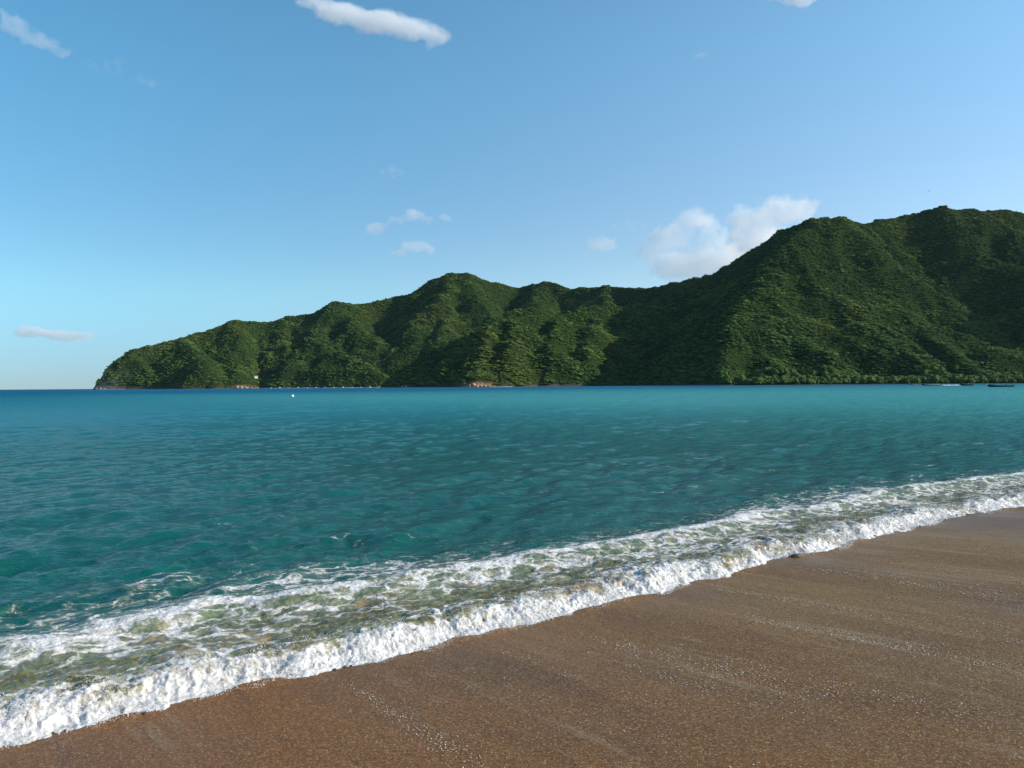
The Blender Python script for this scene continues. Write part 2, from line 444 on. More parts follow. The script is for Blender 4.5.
# ------------------------------------------------------------------ breaking wave (fine sheet following the waterline)
sl = [-8.0]
while sl[-1] < 48:
    x = sl[-1]; r = math.hypot(x, 6.0); sl.append(x + 0.0115 * max(1, r / 8.0) * (1 if -0.5 < x < 21 else 3))
S = np.array(sl)
T = np.concatenate([np.arange(-0.16, 1.0, 0.010), np.arange(1.0, 4.6, 0.014)])
SS, TT = np.meshgrid(S, T)
nfv = n_front(SS)
rag = 0.07 * fbm(SS * 2.3, SS * 0 + 7.7, 4, 201, 0.6)                  # ragged toe
NN = nfv + TT + rag * (1 - sst(0.1, 0.7, TT))
X = SS * SU[0] + NN * SN[0]; Y = SS * SU[1] + NN * SN[1]
hs = surf_h(SS, NN - rag * (1 - sst(0.1, 0.7, TT)))
env = foam_env(SS, NN)
tbs = NN - n_back(SS)
calm = (sst(-1.0, 1.5, tbs) * 0.75 + 0.25) * sst(-0.05, 0.4, TT)
h = sea_h(X, Y, np.full_like(X, 0.035)) * calm + 0.015 * sst(-0.05, 0.2, TT)
turb = 1 - sst(-0.1, 0.9, tbs)                                         # churned zone
bil = 0.5 - np.abs(fbm(SS * 3.2, NN * 3.6, 4, 211, 0.55))
bil2 = 0.4 - np.abs(fbm(SS * 19, NN * 8, 4, 223, 0.68))
frontw = sst(-0.1, 0.1, TT) * (1 - sst(0.35, 0.95, TT))
lump = turb * (0.030 * (bil - 0.3) + 0.008 * (bil2 - .2)) + frontw * (0.25 + 0.75 * sst(0.35, 0.85, env)) * (0.026 * (bil - 0.28) + 0.016 * (bil2 - 0.15) + 0.008 * (0.4 - np.abs(fbm(SS * 34, NN * 26, 2, 241)) * 1.6)) 
spike = frontw * sst(0.4, 0.9, env) * 0.014 * np.clip(fbm(SS * 22, NN * 9, 3, 231, .7), 0, 1)
foot = sst(-0.16, -0.02, TT)
zs = sand_z(SS, NN)
dip = sst(0.55, 1.3, tbs) * 0.05                                       # slips under the open sea at its outer edge
Z = np.maximum(zs, 0) * (1 - sst(0, .5, TT)) + hs + h + (lump + spike) * foot - dip - 0.03 * (1 - foot)
lean = frontw * (0.75 * (lump + spike) + 0.25 * hs * sst(0.02, 0.2, TT) * (1 - sst(.2, .5, TT)))
X = X - SN[0] * lean; Y = Y - SN[1] * lean
V = np.stack([X, Y, Z], -1).reshape(-1, 3)
me = np_mesh('breaking_wave', V, grid_faces(*SS.shape), attrs={'foam': env.ravel(), 'offshore': tbs.ravel()})
surf = link('breaking_wave', me, WATER)
tag(surf, 'low foaming wave breaking white along the edge of the brown sand', 'wave')
SURF = (S, SS, X, Y, Z, TT)
# ------------------------------------------------------------------ hills: ridge lines in real space
CORR = []     # (px, metres) small crest corrections
RIDGES = [   # (list of (px, py, depth)), slope
 # headland and far mountain crest
 ([(111,367,2670),(123,357,2690),(138,347,2720),(160,342,2750),(183,336,2780),(209,329,2800),(236,319,2830),(263,320,2880),(286,317,2900),(315,310,2920),(337,301,2900),(351,303,2930),(373,301,2980),(397,295,3020),(414,290,3020),(433,278,3000),(450,273,2980),(468,273,2960),(490,280,2980),(520,287,3020),(545,281,2960),(570,287,2900),(584,283,2850),(603,285,2800),(630,287.5,2680),(671,282,2480),(704,275,2320),(731,263,2220),(748,250,2160),(767,241,2110),(786,227,2060),(813,216,2000),(835,216,2010),(860,222,2120),(885,218,2180),(905,214,2200),(925,209,2190),(945,206,2160),(970,206,2160),(1000,209,2160),(1024,210,2170),(1100,218,2200),(1250,240,2250),(1450,300,2350),(1700,372,2450)], 0.95),
 # spurs of the headland
 ([(236,319,2830),(240,346,2640),(238,372,2470),(238,386,2390)], 0.82),
 ([(183,337,2780),(196,349,2620),(208,360,2500),(216,380,2420)], 0.95),
 ([(130,352,2700),(150,368,2600),(160,384,2520)], 0.86),
 ([(286,317,2900),(283,340,2720),(300,362,2540),(312,380,2430)], 0.76),
 ([(337,301,2900),(354,323,2720),(385,340,2600),(411,352,2500)], 0.76),
 ([(337,301,2900),(322,330,2700),(335,352,2540),(345,374,2400)], 0.78),
 ([(335,352,2540),(362,363,2420),(384,374,2330)], 0.76),
 ([(397,295,3020),(405,315,2850),(420,335,2700)], 0.78),
 ([(455,273,2970),(440,300,2760),(446,330,2560)], 0.74),
 ([(468,273,2960),(480,300,2760),(500,322,2600)], 0.78),
 ([(545,281,2960),(535,300,2780),(540,318,2600)], 0.76),
 ([(603,285,2800),(606,300,2600),(615,315,2400)], 0.74),
 # dark middle promontory
 ([(380,386,1800),(398,374,1810),(411,364,1810),(433,350,1805),(458,339,1790),(488,328,1750),(512,314,1800),(534,311,1860),(560,311,1930),(590,309,2000),(622,306,2080),(655,303,2160),(690,290,2250)], 0.76),
 ([(488,329,1750),(484,343,1660),(479,360,1590),(474,380,1530)], 1.0),
 ([(520,312,1840),(513,328,1730),(508,350,1630),(503,378,1550)], 1.0),
 ([(560,312,1930),(555,322,1800),(552,345,1680),(548,376,1590)], 0.95),
 ([(600,309,2000),(590,325,1840),(584,350,1700),(578,380,1600)], 0.9),
 ([(640,305,2120),(622,325,1960),(612,355,1780)], 0.76),
 # big mountain, spurs running down to the bay
 ([(813,216,2000),(797,232,1920),(781,250,1850),(762,284,1700),(738,304,1600),(730,331,1490),(725,358,1390),(722,380,1310)], 0.86),
 ([(786,248,1860),(812,276,1760),(845,306,1640),(885,336,1520),(925,362,1410),(950,378,1330)], 0.76),
 ([(762,284,1700),(785,316,1570),(815,345,1450),(840,372,1350)], 0.76),
 ([(824,216,2000),(850,236,1950),(870,254,1890),(897,286,1780),(908,316,1680),(935,343,1560),(965,360,1460),(1000,375,1360)], 0.82),
 ([(738,304,1600),(752,335,1480),(775,362,1370)], 0.76),
 ([(945,208,2160),(958,234,2040),(973,253,1950),(1024,266,1860),(1065,262,1800),(1110,248,1740),(1150,245,1640),(1190,292,1520),(1220,350,1420)], 0.85),  # far end added out of view, to cast shade on the valley
 ([(970,206,2160),(1010,228,2060),(1060,250,1960)], 0.76),
 ([(985,350,1520),(1020,345,1560),(1070,345,1560)], 0.66),
]
def seg_points(r):
    P = [at_depth(px, py, Yd) for px, py, Yd in r]
    return np.array(P)
def terrain_h(X, Y):
    wx = X + 34 * fbm(X / 210, Y / 210, 3, 301); wy = Y + 34 * fbm(X / 210, Y / 210, 3, 302)
    # keep crests where they are: warp fades near them, handled by small amplitude
    HB = []; K = 6.0; dcrest = np.full(X.shape, 1e4)
    for ri_, (pts, k) in enumerate(RIDGES):
        P = seg_points(pts)
        hb = np.full(X.shape, -400.0)
        for a, b in zip(P[:-1], P[1:]):
            ab = b[:2] - a[:2]; L2 = ab @ ab
            def prof(xx, yy):
                t = np.clip(((xx - a[0]) * ab[0] + (yy - a[1]) * ab[1]) / L2, 0, 1)
                d = np.hypot(xx - a[0] - t * ab[0], yy - a[1] - t * ab[1])
                return a[2] + t * (b[2] - a[2]), d
            z0, d0 = prof(X, Y); z1, d1 = prof(wx, wy)
            if ri_ == 0: dcrest = np.minimum(dcrest, d0)
            f = sst(20, 120, d0)
            d = d0 * (1 - f) + d1 * f
            z = z0 - 9 - k * (np.sqrt(d * d + 14 ** 2) - 14)
            hb = np.maximum(hb, z)
        HB.append(hb.astype(np.float32))
    best = np.maximum.reduce(HB)
    h = best + K * np.log(sum(np.exp((q - best) / K) for q in HB))
    a = sst(0, 60, h)
    crest = 1
    away = 0.45 + 0.55 * sst(20, 130, dcrest)
    h = h + a * (away * 36 * (ridged(X / 165 + 0.3 * pn(X / 90, Y / 90, 5), Y / 165, 3, 311) - 0.52) + 4.5 * fbm(X / 34, Y / 34, 3, 321))
    h = h - 2.4 * np.clip(-1337 - X + 12 * pn(Y / 40, X / 40, 8), 0, None)     # sea cliff at the tip
    # narrow coastal flat in front of the big mountain
    flat = sst(300, 420, X) * sst(1150, 1300, Y) * sst(1500, 1330, Y)
    h = np.maximum(h, -3 + 6.0 * flat)
    return h
#MESH
GX = np.arange(-2500, 3900, 6.0); GY = np.arange(1120, 3700, 6.0)
TX, TY = np.meshgrid(GX, GY)
TH = terrain_h(TX, TY)
TH = np.maximum(TH, -5)
def th_at(x, y):
    fx = np.clip((x - GX[0]) / 6.0, 0, len(GX) - 1.001); fy = np.clip((y - GY[0]) / 6.0, 0, len(GY) - 1.001)
    i = fx.astype(int); j = fy.astype(int); u = fx - i; v = fy - j
    return (TH[j, i] * (1 - u) + TH[j, i + 1] * u) * (1 - v) + (TH[j + 1, i] * (1 - u) + TH[j + 1, i + 1] * u) * v
#BLENDER
def hill_material():
    t = NT('hillside soil and rock')
    P = t.pos(); g = t.n('ShaderNodeNewGeometry')
    sp = t.n('ShaderNodeSeparateXYZ'); t.set(sp.inputs[0], P)
    n = t.noise(P, 0.02, 6, 0.6); n2 = t.noise(P, 0.12, 6, 0.65)
    green = t.mix(n, (0.012, 0.026, 0.008), (0.024, 0.040, 0.011))
    rock = t.mix(n2, (0.035, 0.030, 0.020), (0.13, 0.095, 0.06))
    grey = t.mix(n2, (0.05, 0.05, 0.045), (0.15, 0.145, 0.125))
    left = t.ss(-1150, -1300, sp.outputs[0])
    rock = t.mix(left, rock, grey)
    tipx = t.math('MULTIPLY', t.ss(60, 20, t.math('ABSOLUTE', t.math('ADD', sp.outputs[0], 818))), t.ss(10, 16, sp.outputs[2]))
    rock = t.mix(t.ss(45, 20, t.math('ABSOLUTE', t.math('ADD', sp.outputs[0], 66))), rock, (0.27, 0.16, 0.10))
    rock = t.mix(t.ss(70, 30, t.math('ABSOLUTE', t.math('ADD', sp.outputs[0], 805))), rock, (0.27, 0.16, 0.10))
    low = t.ss(22, 5, t.math('ADD', sp.outputs[2], t.math('MULTIPLY', n2, 14)))
    cl = t.math('MULTIPLY', left, t.ss(95, 55, t.math('ADD', sp.outputs[2], t.math('MULTIPLY', n2, 40))))
    col = t.mix(t.math('MAXIMUM', low, cl), green, rock)
    t.principled(col, 0.95, t.bump(n2, 3.0, 0.8), Specular_IOR_Level=0.0)
    return t.m
keep = TH > -4.5
kf = keep[:-1, :-1] | keep[1:, 1:] | keep[1:, :-1] | keep[:-1, 1:]
V = np.stack([TX, TY, TH], -1).reshape(-1, 3)
V, Fc, _ = compact(V, grid_faces(*TX.shape, keep=kf), {})
hills = link('hills', np_mesh('hills', V, Fc), hill_material()); tag(hills, kind='structure')

_d = ray(256, 377.5); _t = np.arange(1500, 3200, 1.0); _q = CAM[None] + _d[None] * (_t / _d[1])[:, None]
_k = int(np.argmax(th_at(_q[:, 0], _q[:, 1]) > _q[:, 2] - 2)); HOUSE = (_q[_k, 0], _q[_k, 1], float(th_at(_q[_k, 0], _q[_k, 1])) + 1.0)
print('house', HOUSE)
# ---- forest: tree crowns on every slope that can be seen from the bay
def leaf_material(name, a, b, c):
    t = NT(name)
    oi = t.n('ShaderNodeObjectInfo'); P = t.pos()
    n = t.noise(P, 0.006, 4, 0.6); n2 = t.noise(P, 0.5, 3, 0.6)
    col = t.mix(oi.outputs['Random'], a, b)
    col = t.mix(t.ss(0.48, 0.66, n, 0, 0.6), col, c)
    col = t.mix(t.ss(0.40, 0.7, n2, 0, 0.35), col, tuple(x * 1.5 for x in b))
    t.principled(col, 0.75, Specular_IOR_Level=0.05)
    return t.m
LEAF = leaf_material('forest leaves', (0.008, 0.022, 0.007), (0.066, 0.118, 0.024), (0.115, 0.138, 0.028))
LEAF2 = leaf_material('mangrove leaves', (0.026, 0.055, 0.012), (0.056, 0.092, 0.022), (0.070, 0.098, 0.026))
def crown_mesh(name, seed, mat, h=1.0, lumps=9):
    rnd = random.Random(seed); bm = bmesh.new()
    for i in range(lumps):
        a = rnd.uniform(0, 6.28); r = rnd.uniform(0.05, 0.62) if i else 0
        c = Vector((math.cos(a) * r, math.sin(a) * r, h * rnd.uniform(0.35, 0.85) * (1.1 - 0.5 * r)))
        rad = rnd.uniform(0.28, 0.50)
        ret = bmesh.ops.create_icosphere(bm, subdivisions=2, radius=rad, matrix=Matrix.Translation(c) @ Matrix.Diagonal((1, 1, 0.78, 1)))
        for v in ret['verts']:
            v.co += (v.co - c) * rnd.uniform(-0.28, 0.30)
    me = bpy.data.meshes.new(name); bm.to_mesh(me); bm.free()
    me.materials.append(mat)
    return me
def crown_objs(mat, tagname, n=5, h=1.0):
    c = bpy.data.collections.new(tagname)
    for i in range(n):
        o = bpy.data.objects.new(tagname + '_crown', crown_mesh(tagname, 500 + i * 7 + len(tagname), mat, h)); c.objects.link(o)
    return c
def scatter(name, pts, scale, rot, coll, label, cat):
    me = bpy.data.meshes.new(name)
    me.vertices.add(len(pts)); me.vertices.foreach_set('co', np.ascontiguousarray(pts, dtype=np.float32).ravel())
    for an, typ, av, fld in (('scl', 'FLOAT_VECTOR', scale, 'vector'), ('rot', 'FLOAT', rot, 'value')):
        a = me.attributes.new(an, typ, 'POINT'); a.data.foreach_set(fld, np.ascontiguousarray(av, dtype=np.float32).ravel())
    o = link(name, me)
    ng = bpy.data.node_groups.new(name, 'GeometryNodeTree')
    ng.interface.new_socket('Geometry', in_out='INPUT', socket_type='NodeSocketGeometry')
    ng.interface.new_socket('Geometry', in_out='OUTPUT', socket_type='NodeSocketGeometry')
    N = ng.nodes; L = ng.links
    gi = N.new('NodeGroupInput'); go = N.new('NodeGroupOutput')
    ip = N.new('GeometryNodeInstanceOnPoints'); ci = N.new('GeometryNodeCollectionInfo')
    ci.inputs['Collection'].default_value = coll; ci.inputs['Separate Children'].default_value = True
    ci.inputs['Reset Children'].default_value = True
    ip.inputs['Pick Instance'].default_value = True
    sa = N.new('GeometryNodeInputNamedAttribute'); sa.data_type = 'FLOAT_VECTOR'; sa.inputs[0].default_value = 'scl'
    ra = N.new('GeometryNodeInputNamedAttribute'); ra.data_type = 'FLOAT'; ra.inputs[0].default_value = 'rot'
    cx = N.new('ShaderNodeCombineXYZ'); L.new(ra.outputs[0], cx.inputs[2])
    er = N.new('FunctionNodeEulerToRotation'); L.new(cx.outputs[0], er.inputs[0])
    mp = N.new('GeometryNodeMeshToPoints')
    L.new(gi.outputs[0], mp.inputs[0]); L.new(mp.outputs[0], ip.inputs['Points'])
    L.new(ci.outputs[0], ip.inputs['Instance']); L.new(sa.outputs[0], ip.inputs['Scale']); L.new(er.outputs[0], ip.inputs['Rotation'])
    L.new(ip.outputs[0], go.inputs[0])
    md = o.modifiers.new('scatter', 'NODES'); md.node_group = ng
    tag(o, label, cat, kind='stuff')
    return o
rng = np.random.default_rng(5)
def visible(x, y, z, tol=14.0):
    t = np.linspace(0.38, 0.985, 90)[None, :]
    out = np.zeros(len(x), bool)
    for c0 in range(0, len(x), 20000):
        sl_ = slice(c0, c0 + 20000)
        xx = x[sl_, None] * t; yy = y[sl_, None] * t; zz = CAM_H + (z[sl_, None] + tol - CAM_H) * t
        hh = th_at(xx, yy); hh = np.where(yy < GY[0], -5, hh)
        out[sl_] = (zz > hh).all(1)
    return out
sp = 4.4
jx, jy = np.meshgrid(np.arange(-2000, 3000, sp), np.arange(1200, 3300, sp))
x = (jx + rng.uniform(-.5, .5, jx.shape) * sp).ravel(); y = (jy + rng.uniform(-.5, .5, jx.shape) * sp).ravel()
z = th_at(x, y)
gx_ = (th_at(x + 6, y) - th_at(x - 6, y)) / 12; gy_ = (th_at(x, y + 6) - th_at(x, y - 6)) / 12
ok = (z > 3.0 + 3.5 * pn(x / 60, y / 60, 71)) & (np.abs(x / y) < 1.0)
def near_px(px, Yd, w, zmax):
    X0 = (px - 512) / F_PX * Yd
    return (np.abs(x - X0) < w) & (np.abs(y - Yd) < 190) & (z < zmax)
for a in ((240, 2420, 20, 17), (474, 1545, 16, 14), (486, 1560, 14, 9), (404, 1590, 10, 8)): ok &= ~near_px(*a)
ok &= ~((x < -1230) & (z < 80) & (pn(x / 22, z / 26, 5) > 0.14))
ok &= ~((x < -1150) & (z < 12))
ok &= ~((np.abs(x - HOUSE[0]) < 9) & (y > HOUSE[1] - 22) & (y < HOUSE[1] + 8))
x, y, z = x[ok], y[ok], z[ok]
v = visible(x, y, z); x, y, z = x[v], y[v], z[v]
sz = rng.gamma(9, 0.48, len(x)) * (0.95 + 0.7 * fbm(x / 60, y / 60, 3, 91)) * np.where(rng.uniform(0, 1, len(x)) < 0.02, 1.35, 1.0); sz = np.clip(sz, 2.5, 9.5)
scl = np.stack([sz, sz, sz * rng.uniform(0.35, 0.7, len(x))], -1)
coll = crown_objs(LEAF, 'forest')
forest = scatter('forest', np.stack([x, y, z - 0.12 * sz], -1), scl, rng.uniform(0, 6.28, len(x)), coll,
                 'dense dark green forest covering the hills and mountain across the bay', 'forest')
print('forest trees', len(x))
# low bright strip of trees along the foot of the big mountain
x = rng.uniform(350, 1700, 5200); y = rng.uniform(1225, 1385, 5200)
z = th_at(x, y); ok = (z > 0.6) & (z < 20); x, y, z = x[ok], y[ok], z[ok]
sz = np.clip(rng.gamma(8, 0.72, len(x)), 3, 9.5)
coll2 = crown_objs(LEAF2, 'mangrove', 4)
scatter('shoreline_trees', np.stack([x, y, z - 0.3], -1), np.stack([sz * 1.2, sz, sz * 1.1], -1), rng.uniform(0, 6.28, len(x)), coll2,
        'low band of lighter green trees along the far shore below the mountain', 'trees')

# ------------------------------------------------------------------ haze
t = NT('thin sea haze')
pv = t.n('ShaderNodeVolumePrincipled'); pv.inputs['Color'].default_value = (0.62, 0.85, 1.0, 1)
pv.inputs['Density'].default_value = 0.000007; pv.inputs['Anisotropy'].default_value = 0.2
t.t.links.new(pv.outputs[0], t.out.inputs['Volume'])
bm = bmesh.new(); bmesh.ops.create_cube(bm, size=1.0)
zt, zb = 560.0, -46.0
for v_ in bm.verts:
    v_.co = Vector((v_.co.x * 18400, (v_.co.y * 10100) + 4000, (zt + zb) / 2 + v_.co.z * (zt - zb)))
haze = bm_obj('haze', bm, t.m); tag(haze, kind='stuff')

# ------------------------------------------------------------------ clouds
def cloud(Yd, puffs, label, dens=0.006, wisp=0.5, group=None, nscale=1.0):
    """puffs: (px, py, half width px, half height px, weight)"""
    m2 = Yd / F_PX
    cx_ = sum(p[0] for p in puffs) / len(puffs); cy_ = sum(p[1] for p in puffs) / len(puffs)
    C0 = at_depth(cx_, cy_, Yd)
    t = NT('cloud vapour')
    P = t.pos()
    w1 = t.noise(P, 1 / (26 * m2 * nscale), 5, 0.62, col=True)
    wv = t.vmath('SCALE', t.vmath('SUBTRACT', w1, (0.5, 0.5, 0.5))); wv.node.inputs['Scale'].default_value = 22 * m2 * wisp
    Pw = t.vmath('ADD', P, wv)
    tot = None; bm = bmesh.new()
    for px, py, hw, hh, wt in puffs:
        c = at_depth(px, py, Yd); a, b = hw * m2, hh * m2; d = max(b * 1.1, a * 0.5)
        r = t.vmath('LENGTH', t.vmath('DIVIDE', t.vmath('SUBTRACT', Pw, tuple(c)), (a, d, b)))
        f = t.math('MULTIPLY', t.ss(1.0, 0.15, r), wt)
        tot = f if tot is None else t.math('ADD', tot, f)
        g = 1.0 + 0.45 * wisp
        bmesh.ops.create_icosphere(bm, subdivisions=3, radius=1.0,
            matrix=Matrix.Translation(Vector(c) - Vector(C0)) @ Matrix.Diagonal((a * g, d * g, b * g + 3 * m2, 1)))
    det = t.noise(P, 1 / (9 * m2 * nscale), 6, 0.6)
    det2 = t.noise(P, 1 / (3.2 * m2 * nscale), 4, 0.6)
    ero = t.math('ADD', t.math('MULTIPLY', t.ss(0.68, 0.32, det), 0.62), t.math('MULTIPLY', det2, 0.32))
    dn = t.math('MULTIPLY', t.ss(0.0, 0.55, t.math('SUBTRACT', t.math('MULTIPLY', tot, 1.65), ero)), dens * 7000 / Yd)
    pv = t.n('ShaderNodeVolumePrincipled'); pv.inputs['Color'].default_value = (1, 1, 1, 1)
    t.set(pv.inputs['Density'], dn); pv.inputs['Anisotropy'].default_value = 0.15
    t.t.links.new(pv.outputs[0], t.out.inputs['Volume'])
    me = bpy.data.meshes.new('cloud'); bm.to_mesh(me); bm.free()
    o = link('cloud', me, t.m); o.location = C0
    rm = o.modifiers.new('merge', 'REMESH'); rm.mode = 'VOXEL'; rm.voxel_size = 3.0 * m2
    tag(o, label, 'cloud', group or 'clouds in the blue sky')
    return o
cloud(7000, [(312,3,26,9,1),(340,13,38,15,1.3),(378,22,42,16,1.3),(412,30,36,13,1.2),(436,36,22,12,.9),(428,47,16,8,.5)],
      'large white lens shaped cloud at the top of the sky', dens=0.008, wisp=0.5)
cloud(7200, [(14,26,30,15,.7),(38,40,32,14,.75),(60,50,22,10,.55),(4,12,26,10,.4)], 'wispy white cloud in the top left corner of the sky', dens=0.0030, wisp=1.2)
cloud(7600, [(105,66,46,9,.42),(148,82,26,13,.5)], 'faint thin veil of cloud trailing below the top left cloud', dens=0.0018, wisp=1.4)
cloud(9800, [(376,228,20,10,.9),(396,220,18,8,.7),(414,215,18,11,.9),(428,221,13,7,.6)], 'small pale cloud above and left of the far mountain peak', dens=0.0050, wisp=1.0)
cloud(9800, [(446,217,13,7,.8)], 'tiny pale puff just right of the small clouds over the peak', dens=0.0040, wisp=0.9)
cloud(9900, [(396,253,18,9,.7),(415,246,22,11,.9),(430,248,11,8,.6)], 'pale puff of cloud lowest above the far mountain peak', dens=0.0040, wisp=1.0)
cloud(10500, [(601,245,24,11,.9)], 'small round pale cloud left of the white cloud bank', dens=0.0045, wisp=0.9)
cloud(10500, [(696,220,36,18,1.1),(668,236,36,18,.9),(650,252,34,18,.75),(700,264,52,26,1.0),(672,268,40,20,.9),(728,262,44,26,.8),(702,242,26,16,.4),(722,236,30,18,.5)], 'white cloud bank over the saddle left of the big mountain', dens=0.0042, wisp=1.3)
cloud(10500, [(632,226,44,7,.42),(616,262,34,8,.35)], 'thin streak of cloud trailing left from the white cloud bank', dens=0.0022, wisp=1.3)
cloud(10800, [(750,222,38,24,1),(788,210,38,20,1.2),(808,206,20,13,.9),(762,246,60,32,1)], 'bright cloud rising behind the big mountain slope', dens=0.0050, wisp=1.2)
cloud(11500, [(30,332,26,9,1),(58,335,34,9,1),(86,337,20,8,.8)], 'long low white cloud above the sea horizon at left', dens=0.0075, wisp=0.7)
cloud(7000, [(800,-2,30,12,1.2),(770,-3,26,7,.6)], 'white cloud cut by the top edge of the sky above the bay', dens=0.006, wisp=0.6)
cloud(8200, [(700,56,20,6,.6)], 'faint small streak of cloud high in the right half of the sky', dens=0.0026, wisp=1.0)
cloud(8800, [(392,172,28,10,.5)], 'very faint wisp of cloud above the small pale clouds', dens=0.0024, wisp=1.3)

# ------------------------------------------------------------------ small things on the beach
def octa_cloud(name, C, R3, Nrm=None, mat=None, rs=3, jag=0.25, align=None):
    """many tiny rounded lumps in one mesh; C centres, R3 radii (n,3)"""
    r_ = np.random.default_rng(rs)
    base = np.array([[1,0,0],[-1,0,0],[0,1,0],[0,-1,0],[0,0,1],[0,0,-1]], float)
    fc = np.array([[0,2,4],[2,1,4],[1,3,4],[3,0,4],[2,0,5],[1,2,5],[3,1,5],[0,3,5]])
    n = len(C); a = r_.uniform(0, 6.28, n); ca, sa = np.cos(a), np.sin(a)
    if align is not None: al = align + r_.normal(0, .35, n); cb, sb_ = np.cos(al), np.sin(al)
    loc = base[None] * (1 + r_.uniform(-jag, jag, (n, 6, 1))) 
    x = loc[..., 0] * ca[:, None] - loc[..., 1] * sa[:, None]; y = loc[..., 0] * sa[:, None] + loc[..., 1] * ca[:, None]
    x, y = x * R3[:, :1], y * R3[:, 1:2]
    if align is not None: x, y = x * cb[:, None] - y * sb_[:, None], x * sb_[:, None] + y * cb[:, None]
    V = np.stack([x, y, loc[..., 2] * R3[:, 2:3]], -1) + C[:, None, :]
    F = (fc[None] + np.arange(n)[:, None, None] * 6).reshape(-1, 3)
    return link(name, np_mesh(name, V.reshape(-1, 3), F, smooth=True), mat)
rng = np.random.default_rng(21)
# droplets and froth thrown up along the breaking front
_S, _SS, _X, _Y, _Z, _TT = SURF
nj = len(_S); cols = np.where((_S > -1) & (_S < 24))[0]
wgt = 1.0 / np.maximum(1, np.hypot(_S[cols], 6) / 8)
K = 80000
ci = rng.choice(cols, K)
ri = np.clip(np.abs(rng.normal(24, 15, K)), 9, 66).astype(int)
clump = fbm(_S[ci] * 2.6, ri / 30.0, 3, 401)
ok = clump > -0.05; ci, ri, clump = ci[ok], ri[ok], clump[ok]
dist = np.hypot(_X[ri, ci], _Y[ri, ci])
up = rng.exponential(0.012, len(ci)) * (1 + 2.2 * np.clip(clump, 0, 1)); up = np.minimum(up, 0.11)
back = rng.normal(0, 0.01, len(ci)) - up * rng.uniform(0, .8, len(ci))
C = np.stack([_X[ri, ci] + SN[0] * back, _Y[ri, ci] + SN[1] * back, _Z[ri, ci] + up], -1)
C[:, :2] += rng.normal(0, 0.006, (len(ci), 2))
rr = rng.gamma(2.2, 0.0006, len(ci)) * np.clip(dist / 7, 0.9, 1.8) + 0.0006
R3 = np.stack([rr, rr, rr * rng.uniform(0.9, 1.9, len(ci))], -1)
t = NT('froth'); t.principled((0.62, 0.63, 0.64), 0.6)
spray = octa_cloud('sea_spray', C, R3, mat=t.m); tag(spray, 'fine white froth and droplets thrown up along the wave front', 'spray', kind='stuff')

# pale flecks of foam and shell left in lines by the backwash
lines = [(340,682,1.0),(352,690,.5),(600,636,.9),(612,648,.5),(590,655,.5),(752,624,.9),(735,616,.5),(710,587,.8),(787,566,.8),(830,570,.4),(860,560,.5),
         (930,545,.5),(505,650,.4),(470,668,.35),(680,649,.9),(690,660,.6),(560,625,.35),(900,620,.4),(960,600,.4),(1000,560,.4)]
Cs = []
for px, py, wt in lines:
    s0, n0 = sn_of(px, py, 0.03)
    k = int(650 * wt); dn = rng.uniform(0, 1, k) ** 0.8 * rng.uniform(1.6, 3.4)
    clus = pn(np.full(k, s0 * 7.3), dn * 3.5, 55); keepk = clus > rng.uniform(-0.55, 0.15, k); dn = dn[keepk]
    ss_ = s0 + rng.normal(0, 0.022 + 0.03 * dn, len(dn)) + 0.05 * np.sin(dn * 1.3 + s0)
    Cs.append(np.stack([ss_, n0 - dn], -1))
ss_ = rng.uniform(0, 16, 9000); nn_ = n_front(ss_) - rng.uniform(0.1, 7.0, 9000)
pr = 0.06 + 0.5 * sst(1.0, 4.5, ss_) * sst(5.0, 1.5, nn_) + 0.15 * sst(3, 9, ss_)
dens_ = pr * (0.5 + 1.2 * np.clip(fbm(ss_ * 2.6, nn_ * 0.35, 3, 66) + 0.25, 0, 1))
ok = rng.uniform(0, 1, 9000) < dens_ * 0.38
Cs.append(np.stack([ss_[ok], nn_[ok]], -1))
Q = np.concatenate(Cs)
ok = Q[:, 1] < n_front(Q[:, 0]) - 0.08; Q = Q[ok]
zz = sand_z(Q[:, 0], Q[:, 1]) + 0.003
rr = np.clip(rng.gamma(2.4, 0.0010, len(Q)), 0.0008, 0.0055) * np.clip(np.hypot(Q[:, 0], Q[:, 1]) / 5, 1, 1.6)
C = np.stack([Q[:, 0] * SU[0] + Q[:, 1] * SN[0], Q[:, 0] * SU[1] + Q[:, 1] * SN[1], zz], -1)
t = NT('foam and shell flecks'); oi = t.noise(t.pos(), 60, 2)
t.principled(t.mix(oi, (0.42, 0.34, 0.23), (0.80, 0.75, 0.64)), 0.45)
fl = octa_cloud('foam_flecks', C, np.stack([rr * 1.7, rr * .75, rr * .14], -1), mat=t.m, rs=8, align=math.atan2(SN[1], SN[0]))
tag(fl, 'pale flecks of foam and shell scattered in lines over the wet sand', 'flecks', kind='stuff')

